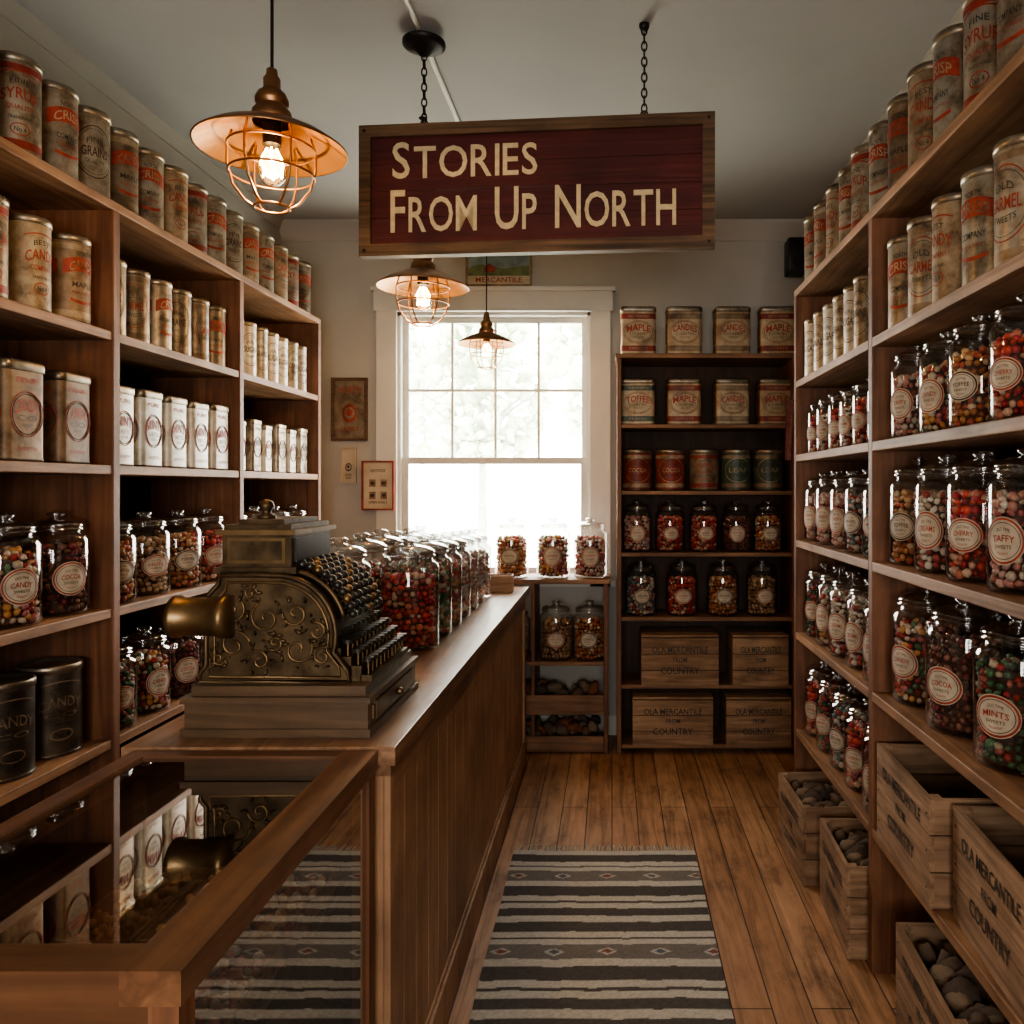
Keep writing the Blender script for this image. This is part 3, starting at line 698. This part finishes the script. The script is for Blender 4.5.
for i in range(3):
    for j in range(3):
        x0, x1, y0, y1 = tx[i], tx[i + 1] - .006, ty[j], ty[j + 1] - .006
        for bx in ((x0, x1, y0, y0 + .005), (x0, x1, y1 - .005, y1), (x0, x0 + .005, y0, y1), (x1 - .005, x1, y0, y1)): b.box(*bx, .713, .745, wsX)
        b.box(x0, x1, y0, y1, .713, .717, wsX)
        for k in range(90):
            cc = random.choice(PAL[pk[q]]); b.blob((random.uniform(x0 + .016, x1 - .016), random.uniform(y0 + .016, y1 - .016), .724 + random.uniform(0, .022)), .010, m_candy, tuple(min(1, v * 1.25) for v in cc), 1, (1, 1, .8))
        q += 1
b.obj('candy_tray_assortment')
# counter jars
for i, (yy, p) in enumerate(((2.62, 'pink'), (2.86, 'mix'), (3.09, 'white'), (3.31, 'pink'), (3.53, 'white'), (3.74, 'pink'))):
    inst(JPLAIN[p], 'candy_jar', (-.895, yy, CZ + .0005), 0, 1.05 if i < 3 else 1.0)
for i, (yy, p) in enumerate(((2.70, 'red'), (2.925, 'green'), (3.13, 'mix'), (3.33, 'white'), (3.53, 'pink'), (3.73, 'white'), (3.92, 'white'))):
    inst(JPLAIN[p], 'candy_jar', (-.685, yy, CZ + .0005), 0, 1.03 - .015 * i)
b = MB()
for bx in ((-.07, .07, -.05, -.042), (-.07, .07, .042, .05), (-.07, -.062, -.042, .042), (.062, .07, -.042, .042)): b.box(*bx, 0, .085, wcr)
b.box(-.07, .07, -.05, .05, 0, .006, wcr); b.box(-.06, .06, -.04, .04, .006, .07, m_tan)
b.obj('small_wooden_box', (-.58, 4.14, CZ + .0005), .1)
# ------------------------------------------------------------------ cash register
b = MB()
b.box(-.205, .205, -.215, .215, 0, .018, m_regw); b.box(-.198, .198, -.208, .208, .018, .072, m_regw); b.box(-.205, .205, -.215, .215, .072, .086, m_regw)
b.box(-.188, .19, -.198, .198, .086, .107, m_regw)
b.box(.198, .204, -.16, .16, .026, .066, m_regw)
b.blob((.212, 0, .046), .010, m_brass2, sub=2)
for yy in (-.17, .17): b.box(.198, .202, yy - .006, yy + .006, .03, .06, m_brass2)
prof = [(-.185, .107), (-.185, .13), (-.172, .145), (-.172, .235), (-.178, .245), (-.178, .27), (-.168, .30), (-.145, .325), (-.14, .345), (-.05, .345)]
c, rad = (-.018, .212), .132
for i in range(0, 13):
    a = math.radians(95 - 112 * i / 12); prof.append((c[0] + rad * math.cos(a), c[1] + rad * math.sin(a)))
prof += [(.14, .135), (.145, .107)]
prof = prof[::-1]
YR = .12
b.prism(prof, -.165, -.145, m_brass); b.prism([(x * .985, z if z < .12 else z - .006) for x, z in prof], -.145, YR - .02, m_brass); b.prism(prof, YR - .02, YR, m_brass)
inner = [(x * .88 - .002, .107 + (z - .107) * .88 + .012) for x, z in prof]
b.tube([(x, -.167, z) for x, z in inner], .003, m_brass2, 6, True)
b.tube([(x, -.166, z) for x, z in prof], .006, m_brass, 6, True)
def spiral(cx, cz, r0, turns, dirn, a0):
    P = []
    for i in range(26):
        t = i / 25; r = r0 * (1 - t * .88); a = a0 + dirn * turns * 2 * PI * t
        P.append((cx + r * math.cos(a), -.1665, cz + r * math.sin(a)))
    b.tube(P, .0030, m_brass2, 5)
for cx, cz, r0, d, a0 in ((-.11, .19, .036, 1, 0), (-.055, .155, .026, -1, PI), (-.115, .265, .030, -1, 1), (-.04, .25, .036, 1, 2), (.03, .18, .034, -1, .5), (.025, .26, .030, 1, 3), (.085, .165, .022, 1, 1), (-.075, .305, .016, 1, 0), (.072, .22, .022, -1, 2), (-.145, .16, .016, -1, 0), (-.02, .195, .018, 1, 4)):
    spiral(cx, cz, r0, 1.3, d, a0)
    for k in range(6):
        a = a0 + k * 1.05; b.blob((cx + r0 * 1.15 * math.cos(a), -.166, cz + r0 * 1.15 * math.sin(a)), .0072, m_brass, sub=1, sc=(1.6, .5, .7))
b.box(-.165, .02, -.15, .12, .345, .360, m_brass); b.box(-.15, .005, -.138, .108, .360, .432, m_brass)
b.box(-.162, .017, -.148, .118, .432, .443, m_brass2); b.box(-.148, .003, -.135, .105, .443, .455, m_brass)
b.box(-.125, -.02, -.115, .09, .455, .466, m_brass)
b.box(.005, .009, -.12, .09, .370, .424, m_key); b.box(-.138, -.007, -.1415, -.138, .368, .425, m_brass2); b.box(-.130, -.015, -.143, -.1415, .375, .418, m_brass)
b.lathe([(.02, .466), (.022, .472), (.010, .478), (.012, .486), (.018, .494), (.014, .506), (.0001, .512)], m_brass, 16, T(-.085, -.06, 0))
M = T(-.235, -.18, .255) @ R(PI / 2, 'Y')
b.lathe([(.0001, .02), (.036, .02), (.038, 0), (.046, 0), (.047, .012), (.042, .018), (.042, .10), (.047, .106), (.047, .125), (.0001, .125)], m_brass2, 28, M)
b.box(-.16, -.115, -.18, -.15, .215, .295, m_brass)
for i in range(6):
    yy = -.125 + i * .040
    pts = []
    for k in range(17):
        a = math.radians(104 - 92 * k / 16); pts.append((c[0] + (rad + .008) * math.cos(a), yy, c[1] + (rad + .008) * math.sin(a)))
    b.tube(pts, .0065, m_brass, 6)
    for k in range(13):
        a = math.radians(98 - 84 * k / 12)
        p = Vector((math.cos(a), 0, math.sin(a)))
        o = Vector((c[0], yy + .020, c[1]))
        b.tube([o + p * rad, o + p * (rad + .018)], .003, m_brass2, 5)
        b.blob(tuple(o + p * (rad + .023)), .0112, m_key if (k + i) % 5 else m_brass2, sub=2, rot=False)
for r_ in range(5):
    x = .085 + r_ * .023; z = .222 - r_ * .020
    b.box(x - .014, x + .012, -.15, .165, .107, z - .022, m_brass)
    for k in range(10):
        yy = -.135 + k * .032
        b.cyl(.0035, z - .022, z + .006, m_brass2, 6, T(x, yy, 0)); b.cyl(.0128, z + .006, z + .015, m_key, 14, T(x, yy, 0))
b.obj('antique_cash_register', (-.725, 1.935, CZ + .0005), 0, fixn=False)
# ------------------------------------------------------------------ rug
RX0, RX1, RY0, RY1 = -.40, .34, .75, 3.28
nx, ny = 110, 520
vs = []; fs = []; cols = []
DK = (.105, .092, .084); MD = (.20, .178, .16); CR = (.52, .475, .41); BL = (.12, .14, .16); RDc = (.24, .10, .085)
def rugcol(u, yy):
    P = .50; t = ((3.28 - yy) % P) / P
    x = (u - .5) * .74
    if t < .08: return CR
    if t < .20: return DK
    if t < .27: return CR
    if t < .29: return DK
    if t < .35: return CR
    if t < .51:
        tt = (t - .43) / .08
        m = ((x + 5.0) % .17) / .17 - .5
        d = abs(m) * 2.6 + abs(tt)
        if d < .34: return RDc if int((x + 5) / .17) % 2 else BL
        if d < .52: return CR
        return MD
    if t < .59: return CR
    if t < .73: return DK
    if t < .80: return CR
    if t < .83: return DK
    if t < .90: return CR
    return DK
for j in range(ny + 1):
    yy = RY0 + (RY1 - RY0) * j / ny
    for i in range(nx + 1):
        u = i / nx; x = RX0 + (RX1 - RX0) * u + .006 * noise.noise(Vector((u, yy * 3, 1)))
        z = .010 + .0018 * noise.noise(Vector((x * 5, yy * 5, 0))) + .0012 * (j % 2)
        vs.append((x, yy + .006 * noise.noise(Vector((x * 4, yy, 3))), z))
        cc = rugcol(u, yy + .006 * noise.noise(Vector((x * 12, yy * 3, 7)))); k = random.uniform(.82, 1.12); cols.append((cc[0] * k, cc[1] * k, cc[2] * k))
for j in range(ny):
    for i in range(nx):
        a = j * (nx + 1) + i; fs.append((a, a + 1, a + nx + 2, a + nx + 1))
b = MB(); b.add(vs, fs, m_rug)
b.c = cols
b.box(RX0 + .003, RX1 - .003, RY0 + .005, RY1 - .005, .0008, .0085, m_rug)
for yb, sgn in ((RY1 - .01, 1), (RY0 + .01, -1)):
    for i in range(74):
        x = RX0 + .01 + i * (RX1 - RX0 - .02) / 73
        dx = random.uniform(-.012, .012)
        o = len(b.v)
        b.tube([(x, yb, .008), (x + dx * .5, yb + sgn * .03, .006), (x + dx, yb + sgn * random.uniform(.05, .075), .004)], .0032, m_rug, 4)
        for q in range(o, len(b.v)): b.c[q] = (.5, .44, .36)
b.obj('striped_woven_rug')
# ------------------------------------------------------------------ hanging sign
b = MB(); W2, H2 = .627, .232; fw = .042
b.box(-W2, W2, -.018, .022, H2 - fw, H2, wsign); b.box(-W2, W2, -.018, .022, -H2, -H2 + fw, wsign)
b.box(-W2, -W2 + fw, -.0178, .0218, -H2 + fw, H2 - fw, wsign); b.box(W2 - fw, W2, -.0178, .0218, -H2 + fw, H2 - fw, wsign)
ph = (2 * H2 - 2 * fw) / 4
for i in range(4):
    z0 = -H2 + fw + i * ph; b.box(-W2 + fw, W2 - fw, -.004, .014, z0 + .001, z0 + ph - .001, wsignr)
def smallcaps(words, x0, x1, zb, hb, hs):
    parts = []; tot = 0
    for wi, w in enumerate(words):
        a = text_geo(w[0], .008, 3, .02); wa = a[2] * hb / .70; parts.append((w[0], wa, hb, .16 * hs)); tot += wa + .16 * hs
        for li, ch in enumerate(w[1:]):
            r = text_geo(ch, .008, 3, .02); wr = r[2] * hs / .70; gap = .13 * hs if li < len(w) - 2 else 0
            parts.append((ch, wr, hs, gap)); tot += wr + gap
        if wi < len(words) - 1: parts.append((None, .80 * hs, 0, 0)); tot += .80 * hs
    k = (x1 - x0) / tot; x = x0
    for t, w, h, g in parts:
        if t is None: x += w * k; continue
        b.text(t, w * k, h, signcream, x=x + w * k / 2, z=zb + h / 2, y=-.0065, off=.008, res=3, extr=.0015)
        x += (w + g) * k
smallcaps(['STORIES'], -.508, .012, .042, .130, .112)
smallcaps(['FROM', 'UP', 'NORTH'], -.515, .495, -.148, .150, .124)
for sx in (-1, 1):
    for sz in (-1, 1): b.cyl(.006, 0, .003, m_iron, 10, T(sx * (W2 - .02), -.018, sz * (H2 - .02)) @ R(PI / 2, 'X'))
SX, SY, SZc = -.272, 2.80, 2.550
for cx in (-.395, .385):
    z = H2 + .004; k = 0; zend = CEIL - SZc - (.02 if cx > 0 else .075)
    b.tube([(cx + .012 * math.cos(a), 0, H2 + .006 + .012 * math.sin(a)) for a in [2 * PI * i / 12 for i in range(12)]], .003, m_iron, 6, True)
    while z < zend:
        P = []
        for i in range(14):
            a = 2 * PI * i / 14; P.append((.009 * math.cos(a), 0, .017 * math.sin(a)))
        b.tube(P, .0028, m_iron, 5, True, T(cx, 0, z + .022) @ R(PI / 2 * (k % 2), 'Z')); z += .027; k += 1
    b.lathe([(.0001, zend - .002), (.012, zend - .002), (.018, zend + .010), (.018, zend + .02)], m_iron, 16, T(cx, 0, 0))
b.obj('hanging_store_sign', (SX, SY, SZc), -math.radians(5))
# ------------------------------------------------------------------ pendants
def pendant(x, y, zr, s=1.0, power=10, canopy=True):
    b = MB(); r = .195
    b.lathe([(r, -.002), (r + .003, 0), (r, .004), (.16, .028), (.11, .052), (.07, .068), (.052, .075)], m_copper, 40)
    b.lathe([(r - .001, -.001), (.158, .023), (.108, .047), (.05, .069)], m_shadein, 40)
    b.lathe([(.052, .073), (.054, .080), (.050, .10), (.040, .112), (.038, .118), (.043, .122), (.043, .135), (.036, .150), (.026, .158), (.022, .165), (.022, .19), (.016, .198), (.014, .215), (.006, .22)], m_copper, 28)
    b.cyl(.024, .01, .075, m_iron, 18)
    b.lathe([(.016, .015), (.020, 0), (.034, -.03), (.040, -.055), (.034, -.082), (.018, -.098), (.0001, -.102)], m_glass, 22)
    for k in range(5):
        a = k * 2 * PI / 5; b.tube([(.012 * math.cos(a), .012 * math.sin(a), .0), (.029 * math.cos(a), .029 * math.sin(a), -.035), (.025 * math.cos(a + .6), .025 * math.sin(a + .6), -.075)], .0026, m_filament, 5)
    b.blob((0, 0, -.042), .028, m_bulb, sub=2, sc=(1, 1, 1.4), rot=False)
    cage = [(.100, .040), (.112, .0), (.112, -.05), (.098, -.105), (.068, -.145), (.045, -.160)]
    for k in range(6):
        a = k * PI / 3 + .3; b.tube([(q * math.cos(a), q * math.sin(a), z) for q, z in cage], .0034, m_copper, 6)
    for q, z in ((.112, -.0), (.109, -.07), (.045, -.16)):
        b.tube([(q * math.cos(2 * PI * i / 30), q * math.sin(2 * PI * i / 30), z) for i in range(30)], .0036, m_copper, 6, True)
    ztop = (CEIL - zr) / s
    b.cyl(.0045, .215, ztop - .004, m_iron, 8)
    cr = .052 if canopy else .018
    b.lathe([(.006, ztop - .03 * cr / .052), (.03 * cr / .052, ztop - .022 * cr / .052), (cr * .96, ztop - .012 * cr / .052), (cr, ztop)], m_iron, 24)
    ob = b.obj('pendant_lamp', (x, y, zr)); ob.scale = (s, s, s)
    L = bpy.data.lights.new('bulb_light', 'POINT'); L.energy = power; L.color = (1, .60, .25); L.shadow_soft_size = .010
    lo = bpy.data.objects.new('bulb_light', L); scene.collection.objects.link(lo); lo.parent = ob; lo.location = (0, 0, -.094)
pendant(-.85, 2.0, 2.345, .92, 13)
pendant(-.82, 3.47, 2.365, 1.0, 13, False)
pendant(-.69, 4.4, 2.285, .82, 8)
pendant(.1, .2, 2.35, 1.0, 13)  # extra pendant added out of view as a fill light
b = MB()
b.tube([(-.67, -.5, CEIL - .012), (-.67, 4.4, CEIL - .012)], .010, m_trim, 8)
b.obj('ceiling_conduit')
b = MB(); b.lathe([(.075, 0), (.075, -.012), (.06, -.02), (.03, -.032), (.014, -.05), (.0001, -.055)], m_iron, 28)
b.obj('ceiling_rosette', (-.666, 2.835, CEIL - .024))
# ------------------------------------------------------------------ wall decor
m_art1 = pbr('poster_paper', (.55, .45, .33), .7, var=.2, nscale=10)
m_sky = pbr('painted_blue', (.22, .30, .30), .7, var=.3, nscale=20); m_hill = pbr('painted_green', (.16, .19, .09), .7, var=.4, nscale=20)
def picture(name, x0, x1, z0, z1, frm, bg, lines, ink, emblem=True, yo=0.0, f=.018, art=None):
    b = MB(); w = (x1 - x0) / 2; h = (z1 - z0) / 2
    b.box(-w, w, -.02, 0, h - f, h, frm); b.box(-w, w, -.02, 0, -h, -h + f, frm); b.box(-w, -w + f, -.02, 0, -h + f, h - f, frm); b.box(w - f, w, -.02, 0, -h + f, h - f, frm)
    b.box(-w + f, w - f, -.008, 0, -h + f, h - f, bg)
    for i, (t, ww, hh, zz) in enumerate(lines): b.text(t, ww * 2 * w, hh * 2 * h, ink, z=zz * h, y=-.0105, off=.01)
    if art == 'land':
        b.box(-w + f * 1.2, w - f * 1.2, -.0088, -.008, h * .05, h - f * 1.2, m_sky)
        vs = [(-w + f * 1.2, -.0095, -h * .40)]; n = 16
        for i in range(n + 1):
            u = i / n; vs.append((-w + f * 1.2 + (2 * w - 2.4 * f) * u, -.0095, h * (.02 + .22 * math.sin(u * 7) * (1 - u) + .14 * u)))
        vs.append((w - f * 1.2, -.0095, -h * .40)); b.add(vs, [list(range(len(vs)))[::-1]], m_hill)
        b.add([(-w * .45, -.010, -h * .2), (-w * .1, -.010, -h * .2), (-w * .1, -.010, h * .05), (-w * .28, -.010, h * .3), (-w * .45, -.010, h * .05)], [(0, 1, 2, 3, 4)], m_redtin)
    if art == 'grid':
        for i in range(2):
            for j in range(2):
                cx = (-.35 + .7 * i) * w; cz = (.1 - .5 * j) * h
                b.box(cx - w * .2, cx + w * .2, -.0095, -.008, cz - h * .15, cz + h * .15, m_tan); b.blob((cx, -.0095, cz), min(w, h) * .14, ink, sub=2, sc=(1, .03, .8), rot=False)
    if emblem:
        b.blob((0, -.009, -.12 * h), min(w, h) * .42, ink, sub=2, sc=(1, .02, 1.25), rot=False)
        b.blob((0, -.0105, -.12 * h), min(w, h) * .30, bg, sub=2, sc=(1, .02, 1.2), rot=False)
        b.blob((0, -.012, -.10 * h), min(w, h) * .16, ink, sub=2, sc=(1, .02, 1.3), rot=False)
    return b.obj(name, ((x0 + x1) / 2, YB - .0005 - yo, (z0 + z1) / 2))
f8 = 4.85 / 800
def px(a, c, d, e): return ((a - 612) * f8, (c - 612) * f8, 1.5 - (e - 487) * f8, 1.5 - (d - 487) * f8)
picture('framed_poster', *px(332, 368, 378, 441), wsign, m_tan, [('NORTH', .6, .10, .62), ('CANDY', .55, .07, -.62)], m_redink)
picture('framed_notice', *px(364, 396, 461, 510), m_redtin, m_art1, [('NOTICE', .45, .06, .6), ('OPEN DAILY', .6, .05, -.68)], m_brownink, False, .031, .010, 'grid')
picture('paper_notice', *px(341, 357, 447, 483), m_art1, m_art1, [('NORTH', .4, .07, -.55), ('SHOP', .35, .06, -.72)], m_dkink, True, 0, .006)
picture('painted_wall_plaque', *px(466, 532, 251, 287), m_tan, m_art1, [('MERCANTILE', .7, .14, -.62)], m_redink, False, 0, .012, 'land')
b = MB(); f = rr(.11, .13, .012)
b.outline(f, [(-.004, 0), (0, .004), (0, .196), (-.004, .2)], m_blk)
b.cyl(.035, 0, .004, m_iron, 20, T(0, -.065, .06) @ R(PI / 2, 'X')); b.cyl(.018, 0, .004, m_iron, 16, T(0, -.065, .145) @ R(PI / 2, 'X'))
b.box(-.015, .015, .06, .14, .09, .12, m_iron)
b.obj('wall_speaker', (1.08, 4.705, 2.75), 0)
b = MB(); vs = []; fs = []
for j in range(13):
    for i in range(9):
        u = i / 8; v = j / 12; vs.append((-.03 + .06 * u * (1 - .3 * v) + .0, .012 * math.sin(u * 9 + v) + .016, -v * .26))
for j in range(12):
    for i in range(8): a = j * 9 + i; fs.append((a, a + 1, a + 10, a + 9))
b.add(vs, fs, m_greyfab, smooth=True); b.tube([(0, -.005, .0), (0, .02, .01)], .004, m_iron, 6)
b.obj('hanging_cloth', (.80, 3.53, 1.88), 0)
# ------------------------------------------------------------------ light
w = bpy.data.worlds.new('World'); scene.world = w; w.use_nodes = True
bg = w.node_tree.nodes['Background']; bg.inputs[0].default_value = (1.0, .965, .90, 1); bg.inputs[1].default_value = 20.0
def portal(loc, sx, sy, rx):
    L = bpy.data.lights.new('sky_portal', 'AREA'); L.shape = 'RECTANGLE'; L.size = sx; L.size_y = sy; L.cycles.is_portal = True
    o = bpy.data.objects.new('sky_portal', L); scene.collection.objects.link(o); o.location = loc; o.rotation_euler = (rx, 0, 0)
portal(((WX0 + WX1) / 2, YB + .12, (WZ0 + WZ1) / 2), WX1 - WX0, WZ1 - WZ0, -PI / 2)
portal(((FX0 + FX1) / 2, YF - .12, (FZ0 + FZ1) / 2), FX1 - FX0, FZ1 - FZ0, PI / 2)
# ------------------------------------------------------------------ camera
cd = bpy.data.cameras.new('camera'); cam = bpy.data.objects.new('camera', cd); scene.collection.objects.link(cam)
cam.location = (0, 0, 1.5); cam.rotation_euler = (PI / 2, 0, 0)
cd.sensor_width = 36; cd.lens = 36 * 800 / 1024; cd.shift_x = -100 / 1024; cd.shift_y = -25 / 1024
cd.clip_start = .02
scene.camera = cam
